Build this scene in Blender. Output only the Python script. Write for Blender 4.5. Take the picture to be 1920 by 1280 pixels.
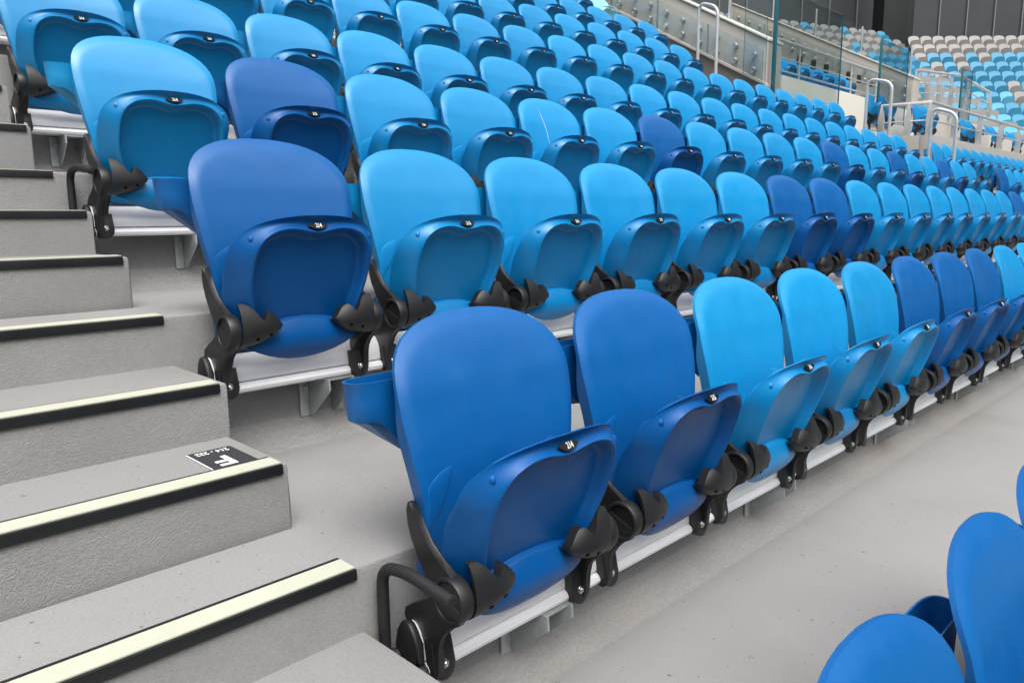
import bpy, bmesh, math, random
from mathutils import Vector, Matrix
random.seed(7)
R_ = math.radians
for o in list(bpy.data.objects): bpy.data.objects.remove(o)
scene = bpy.context.scene
C = scene.collection

# ------------------------------------------------------------ camera
cam_d = bpy.data.cameras.new('camera'); cam = bpy.data.objects.new('camera', cam_d); C.objects.link(cam)
right = Vector((0.70661, -0.70758, -0.00626)); up = Vector((0.12013, 0.11124, 0.98651)); fwd = Vector((0.69733, 0.69783, -0.16361))
CP = Vector((-0.8155, -0.9970, 0.8023))
m = Matrix((right, up, -fwd)).transposed().to_4x4(); m.translation = CP
cam.matrix_world = m
cam_d.sensor_width = 36.0; cam_d.lens = 1419.85 / 1920 * 36.0
cam_d.clip_start = 0.05; cam_d.clip_end = 500
scene.camera = cam
def proj(p):
    d = Vector(p) - CP; z = d.dot(fwd)
    if z < 0.05: return None
    return (960 + 1419.85 * d.dot(right) / z, 640 - 1419.85 * d.dot(up) / z, z)

# ------------------------------------------------------------ world, sun, exposure (bright overcast day)
SUN_EL, SUN_AZ = R_(62), R_(205)          # azimuth measured from +Y towards +X
w = bpy.data.worlds.new('World'); scene.world = w; w.use_nodes = True
nt = w.node_tree; bg = nt.nodes['Background']
sky = nt.nodes.new('ShaderNodeTexSky'); sky.sky_type = 'NISHITA'; sky.sun_disc = False
sky.sun_elevation = SUN_EL; sky.sun_rotation = SUN_AZ
sky.air_density = 1.0; sky.dust_density = 10.0; sky.ozone_density = 1.0
hsv = nt.nodes.new('ShaderNodeHueSaturation'); hsv.inputs['Saturation'].default_value = 0.12   # overcast: cloud takes the blue out
nt.links.new(sky.outputs[0], hsv.inputs['Color']); nt.links.new(hsv.outputs[0], bg.inputs['Color'])
bg.inputs['Strength'].default_value = 0.14
sd = bpy.data.lights.new('sun', 'SUN'); so = bpy.data.objects.new('sun', sd); C.objects.link(so)
sd.energy = 1.35; sd.angle = R_(50); sd.color = (1.0, 0.97, 0.93)
sdir = Vector((math.sin(SUN_AZ) * math.cos(SUN_EL), math.cos(SUN_AZ) * math.cos(SUN_EL), math.sin(SUN_EL)))
so.rotation_euler = sdir.to_track_quat('Z', 'Y').to_euler(); so.location = (0, 0, 30)
scene.view_settings.view_transform = 'Standard'; scene.view_settings.look = 'None'
scene.view_settings.exposure = 0.40; scene.view_settings.gamma = 1.0
scene.view_settings.use_curve_mapping = False
scene.render.engine = 'CYCLES'

# ------------------------------------------------------------ materials
def mat(name, col, rough=0.5, metal=0.0, spec=0.5, var=0.0, vscale=4.0, bump=0.0, bscale=200.0, rvar=0.0, objvar=0.0, specks=None, stain=None, sheen=0.0, grain=None):
    mt = bpy.data.materials.new(name); mt.use_nodes = True
    n = mt.node_tree.nodes; l = mt.node_tree.links; b = n['Principled BSDF']
    b.inputs['Base Color'].default_value = (*col, 1); b.inputs['Roughness'].default_value = rough
    b.inputs['Metallic'].default_value = metal; b.inputs['Specular IOR Level'].default_value = spec
    tc = n.new('ShaderNodeTexCoord'); geo = n.new('ShaderNodeNewGeometry'); src = geo.outputs['Position']
    last = None
    if var:
        nz = n.new('ShaderNodeTexNoise'); nz.inputs['Scale'].default_value = vscale; nz.inputs['Detail'].default_value = 6; nz.inputs['Roughness'].default_value = 0.6
        l.new(src, nz.inputs['Vector'])
        mp = n.new('ShaderNodeMapRange'); mp.inputs['From Min'].default_value = .25; mp.inputs['From Max'].default_value = .75
        mp.inputs['To Min'].default_value = 1 - var; mp.inputs['To Max'].default_value = 1 + var; l.new(nz.outputs['Fac'], mp.inputs['Value'])
        mx = n.new('ShaderNodeVectorMath'); mx.operation = 'SCALE'; mx.inputs[0].default_value = col; l.new(mp.outputs[0], mx.inputs['Scale'])
        last = mx.outputs[0]
    if grain:
        nz = n.new('ShaderNodeTexNoise'); nz.inputs['Scale'].default_value = grain[0]; nz.inputs['Detail'].default_value = 4; nz.inputs['Roughness'].default_value = .8; l.new(src, nz.inputs['Vector'])
        mp = n.new('ShaderNodeMapRange'); mp.inputs['From Min'].default_value = .3; mp.inputs['From Max'].default_value = .7
        mp.inputs['To Min'].default_value = 1 - grain[1]; mp.inputs['To Max'].default_value = 1 + grain[1]; l.new(nz.outputs['Fac'], mp.inputs['Value'])
        mx = n.new('ShaderNodeVectorMath'); mx.operation = 'SCALE'
        if last: l.new(last, mx.inputs[0])
        else: mx.inputs[0].default_value = col
        l.new(mp.outputs[0], mx.inputs['Scale']); last = mx.outputs[0]
    if stain:
        scol, sc, lo, hi, amt = stain
        nz = n.new('ShaderNodeTexNoise'); nz.inputs['Scale'].default_value = sc; nz.inputs['Detail'].default_value = 8; nz.inputs['Roughness'].default_value = .65
        l.new(src, nz.inputs['Vector'])
        mp = n.new('ShaderNodeMapRange'); mp.inputs['From Min'].default_value = lo; mp.inputs['From Max'].default_value = hi; mp.inputs['To Max'].default_value = amt; l.new(nz.outputs['Fac'], mp.inputs['Value'])
        mx = n.new('ShaderNodeMix'); mx.data_type = 'RGBA'; l.new(mp.outputs[0], mx.inputs['Factor'])
        if last: l.new(last, mx.inputs['A'])
        else: mx.inputs['A'].default_value = (*col, 1)
        mx.inputs['B'].default_value = (*scol, 1); last = mx.outputs['Result']
    if specks:
        scol, sc, thr = specks
        vr = n.new('ShaderNodeTexNoise'); vr.inputs['Scale'].default_value = sc; vr.inputs['Detail'].default_value = 2; l.new(src, vr.inputs['Vector'])
        mp = n.new('ShaderNodeMapRange'); mp.inputs['From Min'].default_value = thr; mp.inputs['From Max'].default_value = thr + .04; l.new(vr.outputs['Fac'], mp.inputs['Value'])
        mx = n.new('ShaderNodeMix'); mx.data_type = 'RGBA'; l.new(mp.outputs[0], mx.inputs['Factor'])
        if last: l.new(last, mx.inputs['A'])
        else: mx.inputs['A'].default_value = (*col, 1)
        mx.inputs['B'].default_value = (*scol, 1); last = mx.outputs['Result']
    if objvar:
        oi = n.new('ShaderNodeObjectInfo'); mp = n.new('ShaderNodeMapRange'); l.new(oi.outputs['Random'], mp.inputs['Value'])
        mp.inputs['To Min'].default_value = 1 - objvar; mp.inputs['To Max'].default_value = 1 + objvar
        hs = n.new('ShaderNodeHueSaturation'); l.new(mp.outputs[0], hs.inputs['Value'])
        if last: l.new(last, hs.inputs['Color'])
        else: hs.inputs['Color'].default_value = (*col, 1)
        last = hs.outputs[0]
    if last: l.new(last, b.inputs['Base Color'])
    if sheen:
        b.inputs['Sheen Weight'].default_value = sheen; b.inputs['Sheen Roughness'].default_value = .45; b.inputs['Sheen Tint'].default_value = (.75, .85, 1, 1)
    if rvar:
        nz = n.new('ShaderNodeTexNoise'); nz.inputs['Scale'].default_value = 14; nz.inputs['Detail'].default_value = 8; l.new(src, nz.inputs['Vector'])
        mp = n.new('ShaderNodeMapRange'); mp.inputs['From Min'].default_value = .3; mp.inputs['From Max'].default_value = .7
        mp.inputs['To Min'].default_value = rough - rvar; mp.inputs['To Max'].default_value = rough + rvar; l.new(nz.outputs['Fac'], mp.inputs['Value']); l.new(mp.outputs[0], b.inputs['Roughness'])
    if bump:
        nz = n.new('ShaderNodeTexNoise'); nz.inputs['Scale'].default_value = bscale; nz.inputs['Detail'].default_value = 3; l.new(src, nz.inputs['Vector'])
        bp = n.new('ShaderNodeBump'); bp.inputs['Strength'].default_value = bump; bp.inputs['Distance'].default_value = 0.004
        l.new(nz.outputs['Fac'], bp.inputs['Height']); l.new(bp.outputs[0], b.inputs['Normal'])
    return mt
def plastic(name, col, rough=.40, spec=.72):
    return mat(name, col, rough, spec=spec, var=.06, vscale=9, bump=.10, bscale=650, rvar=.07, objvar=.06, specks=(tuple(min(1, c + .05) for c in col), 420, .73))
M = {}
M['light_pan'] = plastic('light_blue_textured_shaded', (0.002, 0.190, 0.46), .36, .48)  # matter pan finish; colour also deepened for shade on the down-facing pan
M['dark_pan'] = plastic('royal_blue_textured_shaded', (0.001, 0.080, 0.285), .38, .30)  # same deepening: pan shade put into the royal blue
M['light'] = plastic('light_blue_plastic', (0.003, 0.248, 0.55))
M['dark'] = plastic('royal_blue_plastic', (0.001, 0.094, 0.318), .42, .5)
M['pale'] = plastic('pale_aqua_plastic', (0.30, 0.66, 0.80))
M['aqua'] = plastic('aqua_plastic', (0.10, 0.42, 0.62))
M['farblue'] = plastic('sky_blue_plastic', (0.055, 0.30, 0.50))
M['white'] = plastic('warm_white_plastic', (0.31, 0.295, 0.285))
M['black'] = mat('black_nylon', (0.013, 0.013, 0.014), .47, spec=.5, bump=.10, bscale=600, rvar=.06)
M['gloss_black'] = mat('glossy_black_plate', (0.006, 0.006, 0.008), .3)
M['foam'] = mat('black_rubber_sleeve', (0.012, 0.012, 0.014), .62, bump=.25, bscale=300, var=.3, vscale=60)
M['ink'] = mat('white_print', (.85, .85, .85), .6)
M['alu'] = mat('anodised_aluminium', (0.88, 0.88, 0.89), .36, metal=.25, bump=.02, bscale=80, rvar=.06, var=.04, vscale=3)
M['galv'] = mat('galvanised_steel', (0.40, 0.43, 0.43), .5, metal=.45, var=.14, vscale=30, rvar=.08)
M['steel'] = mat('stainless_steel', (0.62, 0.62, 0.60), .28, metal=1.0)
M['tread'] = mat('smooth_painted_concrete', (0.240, 0.235, 0.233), .72, spec=.3, grain=(230, .13), var=.055, vscale=2.6, bump=.10, bscale=260, specks=((.12, .11, .10), 70, .715), stain=((.195, .172, .152), 1.6, .56, .80, .5))
M['riser'] = mat('stippled_concrete', (0.238, 0.235, 0.230), .82, spec=.25, grain=(150, .10), var=.07, vscale=5, bump=.75, bscale=360, stain=((.27, .25, .23), 4, .6, .8, .5))
M['cove'] = mat('speckled_mortar', (0.275, 0.270, 0.262), .85, spec=.25, var=.16, vscale=110, bump=.5, bscale=240, stain=((.30, .25, .21), 2.2, .55, .75, .5))
M['nosing'] = mat('black_nosing', (0.010, 0.010, 0.012), .34, spec=.5, rvar=.06, specks=((.05, .05, .05), 160, .74))
M['glow'] = mat('pale_yellow_strip', (0.475, 0.48, 0.39), .6, var=.05, vscale=18, bump=.05, bscale=500)
M['cream'] = mat('cream_wall_paint', (0.62, 0.585, 0.53), .8, spec=.25, var=.04, vscale=2, bump=.1, bscale=150)
M['greywall'] = mat('grey_wall_paint', (0.33, 0.32, 0.305), .8, spec=.25, var=.06, vscale=2, bump=.1, bscale=150)
M['beigewall'] = mat('beige_concrete', (0.45, 0.42, 0.385), .8, spec=.25, var=.06, vscale=2, bump=.1, bscale=150)
M['brown'] = mat('shaded_stair_side', (0.17, 0.155, 0.145), .8, var=.08, vscale=4)  # shadow on the side of the stairs put into this brown-grey
M['rail'] = mat('silver_painted_steel', (0.60, 0.61, 0.63), .35, metal=.45)
M['panel'] = mat('roof_shaded_cladding', (0.048, 0.051, 0.058), .6, var=.12, vscale=.9)  # base colour darkened to stand for shade of a roof not built
M['column'] = mat('black_cladding', (0.006, 0.007, 0.009), .6)
M['mullion'] = mat('grey_mullion', (0.20, 0.21, 0.23), .5)
g = bpy.data.materials.new('green_tinted_glass'); g.use_nodes = True
gn = g.node_tree.nodes; gl = g.node_tree.links; gn.remove(gn['Principled BSDF'])
tr = gn.new('ShaderNodeBsdfTransparent'); tr.inputs[0].default_value = (.915, .945, .95, 1)
gs = gn.new('ShaderNodeBsdfGlossy'); gs.inputs['Roughness'].default_value = .03; gs.inputs['Color'].default_value = (.9, .95, .95, 1)
fr = gn.new('ShaderNodeFresnel'); gg = gn.new('ShaderNodeNewGeometry'); gm = gn.new('ShaderNodeMapRange'); gl.new(gg.outputs['Backfacing'], gm.inputs['Value']); gm.inputs['To Min'].default_value = 1.45; gm.inputs['To Max'].default_value = 1 / 1.45; gl.new(gm.outputs[0], fr.inputs['IOR'])
mxs = gn.new('ShaderNodeMixShader'); gl.new(fr.outputs[0], mxs.inputs[0]); gl.new(tr.outputs[0], mxs.inputs[1]); gl.new(gs.outputs[0], mxs.inputs[2])
gl.new(mxs.outputs[0], gn['Material Output'].inputs['Surface']); M['glass'] = g
M['glassedge'] = mat('green_glass_edge', (0.03, 0.14, 0.17), .15)

# ------------------------------------------------------------ mesh helpers
def finish(bm, name, mats, smooth=35):
    bmesh.ops.recalc_face_normals(bm, faces=bm.faces[:])
    me = bpy.data.meshes.new(name); bm.to_mesh(me); bm.free()
    for mm in (mats if isinstance(mats, (list, tuple)) else [mats]): me.materials.append(mm)
    if smooth:
        me.shade_smooth(); me.set_sharp_from_angle(angle=R_(smooth))
    return me
def add_box(bm, x0, x1, y0, y1, z0, z1, bev=0.0, mi=0, seg=2):
    r = bmesh.ops.create_cube(bm, size=1.0)
    for v in r['verts']:
        v.co = Vector((x0 + (v.co.x + .5) * (x1 - x0), y0 + (v.co.y + .5) * (y1 - y0), z0 + (v.co.z + .5) * (z1 - z0)))
    fs = {f for v in r['verts'] for f in v.link_faces}
    for f in fs: f.material_index = mi
    if bev:
        es = {e for v in r['verts'] for e in v.link_edges}
        bmesh.ops.bevel(bm, geom=list(es), offset=bev, segments=seg, affect='EDGES', profile=.5)
def add_tube(bm, pts, rad, n=10, cap=True, mi=0):
    pts = [Vector(p) for p in pts]; rings = []
    if not isinstance(rad, (list, tuple)): rad = [rad] * len(pts)
    ref = None
    for i, p in enumerate(pts):
        t = (pts[min(i + 1, len(pts) - 1)] - pts[max(i - 1, 0)]).normalized()
        if ref is None: ref = t.orthogonal().normalized()
        a = (ref - t * ref.dot(t)).normalized(); b = t.cross(a); ref = a
        rings.append([bm.verts.new(p + (a * math.cos(2 * math.pi * k / n) + b * math.sin(2 * math.pi * k / n)) * rad[i]) for k in range(n)])
    for i in range(len(rings) - 1):
        for k in range(n):
            f = bm.faces.new((rings[i][k], rings[i][(k + 1) % n], rings[i + 1][(k + 1) % n], rings[i + 1][k])); f.material_index = mi
    if cap:
        bm.faces.new(rings[0][::-1]).material_index = mi; bm.faces.new(rings[-1]).material_index = mi
def round_path(pts, r, n=6):
    pts = [Vector(p) for p in pts]; out = [pts[0]]
    for i in range(1, len(pts) - 1):
        a, b, c = pts[i - 1], pts[i], pts[i + 1]
        d1 = (a - b).normalized(); d2 = (c - b).normalized(); rr = min(r, (a - b).length * .49, (c - b).length * .49)
        p0 = b + d1 * rr; p1 = b + d2 * rr
        for k in range(n + 1):
            t = k / n; out.append((1 - t) ** 2 * p0 + 2 * t * (1 - t) * b + t * t * p1)
    out.append(pts[-1]); return out
def add_prism(bm, poly, x0, x1, bev=0.0, mi=0):
    """polygon in (y, z) pushed out along x"""
    a = [bm.verts.new((x0, y, z)) for y, z in poly]; b = [bm.verts.new((x1, y, z)) for y, z in poly]
    n = len(poly); fs = [bm.faces.new(a), bm.faces.new(b[::-1])]
    ends = [e for f in fs for e in f.edges]
    for i in range(n): fs.append(bm.faces.new((a[i], a[(i + 1) % n], b[(i + 1) % n], b[i])))
    for f in fs: f.material_index = mi
    if bev: bmesh.ops.bevel(bm, geom=ends, offset=bev, segments=2, affect='EDGES', profile=.5)
def sst(a, b, x):
    t = max(0.0, min(1.0, (x - a) / (b - a))); return t * t * (3 - 2 * t)
def obj(name, me, parent=None, loc=None, mats=None):
    o = bpy.data.objects.new(name, me); C.objects.link(o)
    if parent is not None: o.parent = parent
    if loc is not None: o.location = loc
    if mats:
        for i, mm in enumerate(mats):
            o.material_slots[i].link = 'OBJECT'; o.material_slots[i].material = mm
    return o
def empty(name, loc=(0, 0, 0), parent=None):
    o = bpy.data.objects.new(name, None); C.objects.link(o); o.location = loc; o.empty_display_size = .1
    if parent is not None: o.parent = parent
    return o
def tag(o, label=None, cat=None, group=None, kind=None):
    if label: o['label'] = label
    if cat: o['category'] = cat
    if group: o['group'] = group
    if kind: o['kind'] = kind
    return o
def text_mesh(name, s, size, bold=0.0, xs=1.0, ext=0.0004):
    cu = bpy.data.curves.new(name, 'FONT'); cu.body = s; cu.size = size; cu.align_x = 'CENTER'; cu.align_y = 'CENTER'; cu.offset = bold; cu.extrude = ext; cu.resolution_u = 3
    ob = bpy.data.objects.new(name, cu); C.objects.link(ob)
    bpy.context.view_layer.update(); dg = bpy.context.evaluated_depsgraph_get()
    me = bpy.data.meshes.new_from_object(ob.evaluated_get(dg)); me.name = name
    bpy.data.objects.remove(ob)
    for v in me.vertices: v.co.x *= xs
    me.materials.clear(); me.materials.append(M['ink']); return me
ORD = ['zeroth', 'first', 'second', 'third', 'fourth', 'fifth', 'sixth', 'seventh', 'eighth', 'ninth', 'tenth', 'eleventh', 'twelfth', 'thirteenth', 'fourteenth', 'fifteenth', 'sixteenth', 'seventeenth', 'eighteenth', 'nineteenth', 'twentieth', 'twenty-first', 'twenty-second', 'twenty-third', 'twenty-fourth', 'twenty-fifth', 'twenty-sixth', 'twenty-seventh', 'twenty-eighth', 'twenty-ninth', 'thirtieth', 'thirty-first', 'thirty-second', 'thirty-third', 'thirty-fourth', 'thirty-fifth', 'thirty-sixth', 'thirty-seventh', 'thirty-eighth', 'thirty-ninth', 'fortieth', 'forty-first', 'forty-second']

# ------------------------------------------------------------ the stand's layout
P, D, H, H2 = 0.5, 0.8269, 0.3904, 0.488
def rz(k): return -.340 if k == -1 else H * k if k <= 3 else 3 * H + H2 * (k - 3)      # height of the rail bolts of row k
def ry(k): return D * k
def bend(x): xx = max(0.0, min(x, 4.5)); return -0.0024 * xx * xx
def T(k): return rz(k) - 0.2217                                      # floor in front of row k
def nose(k): return ry(k) + 0.1223                                   # riser behind row k
KMIN, KMAX = -2, 9

# ------------------------------------------------------------ terrace
XS_ = [-4.0, -1.42, 0, .75, 1.5, 2.25, 3, 3.75, 4.5, 9.6]
terrace = empty('terrace'); tag(terrace, kind='structure')
for k in range(KMIN, KMAX + 1):
    x1 = 26.0 if k <= 3 else (12.4 if k == 4 else 8.42)
    yn, t0, t1 = nose(k), T(k), T(k + 1)
    y0 = nose(k - 1) + .004
    prof = [(y0 + .02, t0 - .30, 1), (y0 + .002, t0 - .03, 1), (y0 + .004, t0 - .006, 0), (y0 + .012, t0, 0)]
    cov = [(yn - .085, t0, 2)]
    for a in (20, 45, 70): cov.append((yn - .004 - .08 * (1 - math.sin(R_(a))) , t0 + .07 * (1 - math.cos(R_(a))), 2))
    prof += cov + [(yn, t0 + .07, 1), (yn, t1 - .014, 1), (yn + .004, t1 - .004, 1), (yn + .30, t1 - .02, 1), (yn + .30, t0 - .30, 1)]
    bm = bmesh.new(); xs = [x for x in XS_ if x < x1] + [x1]; cols = []
    for x in xs: cols.append([bm.verts.new((x, y + bend(x), z)) for y, z, _ in prof])
    for i in range(len(xs) - 1):
        for j in range(len(prof)):
            jn = (j + 1) % len(prof)
            f = bm.faces.new((cols[i][j], cols[i + 1][j], cols[i + 1][jn], cols[i][jn]))
            f.material_index = {0: 0, 1: 1, 2: 2}[prof[j][2]] if not (prof[j][2] == 0 and j + 1 < len(prof) and prof[j + 1][2] == 2) else 0
    bm.faces.new(cols[0]); bm.faces.new(cols[-1][::-1])
    obj('tier', finish(bm, 'tier', [M['tread'], M['riser'], M['cove']], 40), terrace)

# ------------------------------------------------------------ aisle steps with nosings
stairs = empty('stairs'); tag(stairs, kind='structure')
SX0, SX1 = -1.42, -0.088
bm = bmesh.new(); add_prism(bm, [(-.004, .0015), (-.005, -.003), (-.0055, -.0185), (0, -.0195), (0, 0), (.0605, 0), (.0605, .003), (.052, .0035)], SX0, -.1045); nos_me = finish(bm, 'nosing', M['nosing'], 30)
bm = bmesh.new(); add_prism(bm, [(.001, .0022), (.001, .0046), (.0485, .0048), (.0485, .0025)], SX0, -.1055); glow_me = finish(bm, 'glow_strip', M['glow'], 30)
def step_heights(k):
    dz = T(k + 2) - T(k + 1)
    return [(nose(k), T(k + 1)), (nose(k) + .2546, T(k + 1) + (.1396 if k < 2 else dz / 3)), (nose(k) + .5264, T(k + 1) + (.2634 if k < 2 else dz * 2 / 3))]
for k in range(KMIN, 7):
    for i, (y, z) in enumerate(step_heights(k)):
        n_ = obj('nosing', nos_me, stairs, (0, y, z)); obj('glow_strip', glow_me, n_)
        if i:
            bm = bmesh.new(); rr = random.Random(k * 10 + i)
            prof = [(y, T(k + 1) - .01), (y, z - .012), (y + .004, z - .003), (y + .012, z), (nose(k + 1) + .02, z), (nose(k + 1) + .02, T(k + 1) - .01)]
            prof.insert(1, (y - .004, T(k + 1) + .004)); prof.insert(2, (y - .001, T(k + 1) + .022))
            add_prism(bm, prof, SX0, SX1 + rr.uniform(-.003, .004), bev=.006)
            for f in bm.faces:
                f.material_index = 0 if f.calc_center_median().z > z - .0035 else 1
            obj('step', finish(bm, 'step', [M['tread'], M['riser']], 40), stairs)

# sticker on the step: F / 214 - 222, readable from above
stk = empty('row_sticker', (-.1725, D + -.332, T(1) + .1396 + .0012)); tag(stk, 'black sticker with white F and 214 - 222 on the grey step', 'sticker')
bm = bmesh.new(); add_box(bm, -.0475, .0475, -.074, .074, 0, .0012); obj('backing', finish(bm, 'sticker_backing', M['ink'], 0), stk)
M['stkblack'] = mat('textured_black_print', (.022, .023, .027), .7, bump=.3, bscale=500, specks=((.07, .07, .08), 700, .6))
bm = bmesh.new(); add_box(bm, -.0452, .0475, -.0715, .074, .0012, .0020); obj('panel', finish(bm, 'sticker_panel', M['stkblack'], 0), stk)
lt = obj('letter', text_mesh('letter_F', 'F', .088, .0016, 1.0), stk, (-.006, -.015, .0026)); lt.rotation_euler = (0, 0, math.pi)
lt = obj('seat_range', text_mesh('seat_range', '214 - 222', .0245, .0003, .74), stk, (0, .055, .0026)); lt.rotation_euler = (0, 0, math.pi)

# ------------------------------------------------------------ seat parts (origin: left foot bolt; x across, -y to the pitch)
CX = .1945
def polar(outline, cen, rhos, fy, th, nm, mt, extra=None, smooth=50, brk=None):
    bm = bmesh.new(); N = len(outline); F = []; B = []
    for rho in rhos:
        fr_, bk_ = [], []
        rho_c = rho
        for (a, z) in outline:
            if brk:
                b_ = brk(a, z); rho = rho_c / .7 * b_ if rho_c <= .7 else b_ + (rho_c - .7) / .3 * (1 - b_)
            dx = cen[0] + (a - cen[0]) * rho; zz = cen[1] + (z - cen[1]) * rho
            y = fy(dx, zz, rho, a, z); fr_.append(bm.verts.new((CX + dx, y, zz))); bk_.append(bm.verts.new((CX + dx * .996, y + th(dx, zz, rho), zz - (.002 if rho_c == 1 and zz > .3 else 0))))
        F.append(fr_); B.append(bk_)
    c0 = bm.verts.new((CX + cen[0], fy(cen[0], cen[1], 0, *outline[0]), cen[1])); c1 = bm.verts.new((CX + cen[0], fy(cen[0], cen[1], 0, *outline[0]) + th(0, cen[1], 0), cen[1]))
    for i in range(N):
        j = (i + 1) % N
        bm.faces.new((c0, F[0][i], F[0][j])); bm.faces.new((c1, B[0][j], B[0][i]))
        for r in range(len(rhos) - 1):
            bm.faces.new((F[r][i], F[r + 1][i], F[r + 1][j], F[r][j])); bm.faces.new((B[r][i], B[r][j], B[r + 1][j], B[r + 1][i]))
        bm.faces.new((F[-1][i], B[-1][i], B[-1][j], F[-1][j]))
    if extra: extra(bm)
    return finish(bm, nm, mt, smooth)
# backrest outline
def back_w(z):
    if z >= .47: return .229 * max(0, 1 - ((z - .47) / .150) ** 2.8) ** (1 / 2.3)
    if z >= .28: return .229 - .030 * ((.47 - z) / .19) ** 1.5
    if z >= .12: return .199 - .012 * ((.28 - z) / .16)
    return .187 - .04 * ((.12 - z) / .045) ** 2
ob_ = []
zs = [.075, .09, .11, .14, .18, .23, .28, .33, .38, .42, .45, .48, .505, .53, .55, .567, .58, .592, .602, .609, .614, .6175]
ob_ = [(back_w(z), z) for z in zs] + [(.03, .6198), (0, .62), (-.03, .6198)] + [(-back_w(z), z) for z in reversed(zs)]
ob_ += [(-.11, .068), (0, .066), (.11, .068)]
BY = [(.05, .078), (.10, .070), (.15, .060), (.20, .050), (.25, .044), (.30, .041), (.35, .043), (.40, .050), (.45, .061), (.50, .074), (.55, .097), (.60, .128), (.65, .164)]
def spl(tab, x):
    n = len(tab)
    for i in range(n - 1):
        if x <= tab[i + 1][0] or i == n - 2:
            p0 = tab[max(0, i - 1)][1]; p1 = tab[i][1]; p2 = tab[i + 1][1]; p3 = tab[min(n - 1, i + 2)][1]
            t = max(0, min(1, (x - tab[i][0]) / (tab[i + 1][0] - tab[i][0])))
            return .5 * (2 * p1 + (p2 - p0) * t + (2 * p0 - 5 * p1 + 4 * p2 - p3) * t * t + (3 * p1 - p0 - 3 * p2 + p3) * t ** 3)
def back_y(dx, z, rho, a, zo):
    y = spl(BY, z) - .006
    y += .011 * (1 - min(1, (dx / .227) ** 2)) * sst(.62, .50, z) * sst(.1, .3, z)
    y += .009 * (max(0, (rho - .91) / .09) ** 1.3 * .85 + .15 * sst(.86, 1, rho)) * sst(.2, .4, z)
    return y
def back_t(dx, z, rho): return .009 + .020 * sst(.50, .40, z)
RB = [.1, .2, .3, .38, .45, .5, .55, .6, .64, .68, .71, .74, .77, .80, .83, .86, .89, .92, .945, .965, .982, .993, 1.0]
ob_ = [p for i_, a_ in enumerate(ob_) for p in (a_, tuple((u + v) / 2 for u, v in zip(a_, ob_[(i_ + 1) % len(ob_)])))]
EAR = [(-.193, .312), (-.186, .322), (-.174, .331), (-.160, .338), (-.146, .342), (-.135, .343), (-.131, .340), (-.132, .330), (-.136, .316), (-.143, .298), (-.152, .280), (-.163, .263), (-.175, .248), (-.188, .236)]
def ears(bm):
    for sg in (1, -1):
        cx_ = sum(p[0] for p in EAR) / len(EAR); cz_ = sum(p[1] for p in EAR) / len(EAR); rings = []
        for r_, dy in ((1.0, .0012), (.98, -.0010), (.9, -.0016), (.6, -.0022), (.3, -.0024)):
            rings.append([bm.verts.new((CX + sg * (cx_ + (x - cx_) * r_), back_y(abs(cx_ + (x - cx_) * r_), cz_ + (z - cz_) * r_, .8, 0, 0) + dy, cz_ + (z - cz_) * r_)) for x, z in EAR])
        n = len(EAR)
        for a, b in zip(rings, rings[1:]):
            for k in range(n): bm.faces.new((a[k], a[(k + 1) % n], b[(k + 1) % n], b[k]))
        bm.faces.new(rings[-1])
back_me = polar(ob_, (0, .36), RB, back_y, back_t, 'backrest', M['light'], ears, smooth=40)

# folded seat pan
def pan_w(z):
    if z >= .30: return .208 * max(0, 1 - ((z - .30) / .116) ** 3) ** (1 / 2.4)
    if z >= .13: return .208 - .024 * ((.30 - z) / .17) ** 1.6
    return .184 * min(1, math.sqrt(max(0, (z - .042) / .062)) + .0) if z < .104 else .184
zp = [.0445, .05, .06, .072, .085, .098, .11, .13, .155, .18, .21, .24, .27, .30, .325, .345, .36, .373, .384, .393, .401, .407, .4115, .414]
op_ = [(pan_w(z), z) for z in zp] + [(.035, .4157), (0, .416), (-.035, .4157)] + [(-pan_w(z), z) for z in reversed(zp)] + [(0, .042)]
# denser outline
def dens(o_, n):
    out = []
    for i in range(len(o_)):
        a, b = o_[i], o_[(i + 1) % len(o_)]; L = math.hypot(b[0] - a[0], b[1] - a[1]); k = max(1, int(L / n))
        for t in range(k): out.append((a[0] + (b[0] - a[0]) * t / k, a[1] + (b[1] - a[1]) * t / k))
    return out
op_ = dens(op_, .011)
PC = (0, .235)
def fpan(dx, z):
    zt = .387 - .012 * math.exp(-(dx / .046) ** 2)
    wr = .164 - .020 * sst(.26, .14, z)
    return ((abs(dx) / wr) ** 4 + (max(0, z - PC[1]) / (zt - PC[1])) ** 4) ** .25
rb_cache = {}
def rho_b(a, zo):
    key = (round(a, 5), round(zo, 5))
    if key not in rb_cache:
        lo, hi = 0, 1
        if fpan(PC[0] + (a - PC[0]), zo) < 1: rb_cache[key] = 1.0
        else:
            for _ in range(30):
                mid = (lo + hi) / 2
                if fpan(a * mid, PC[1] + (zo - PC[1]) * mid) < 1: lo = mid
                else: hi = mid
            rb_cache[key] = lo
    return rb_cache[key]
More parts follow.
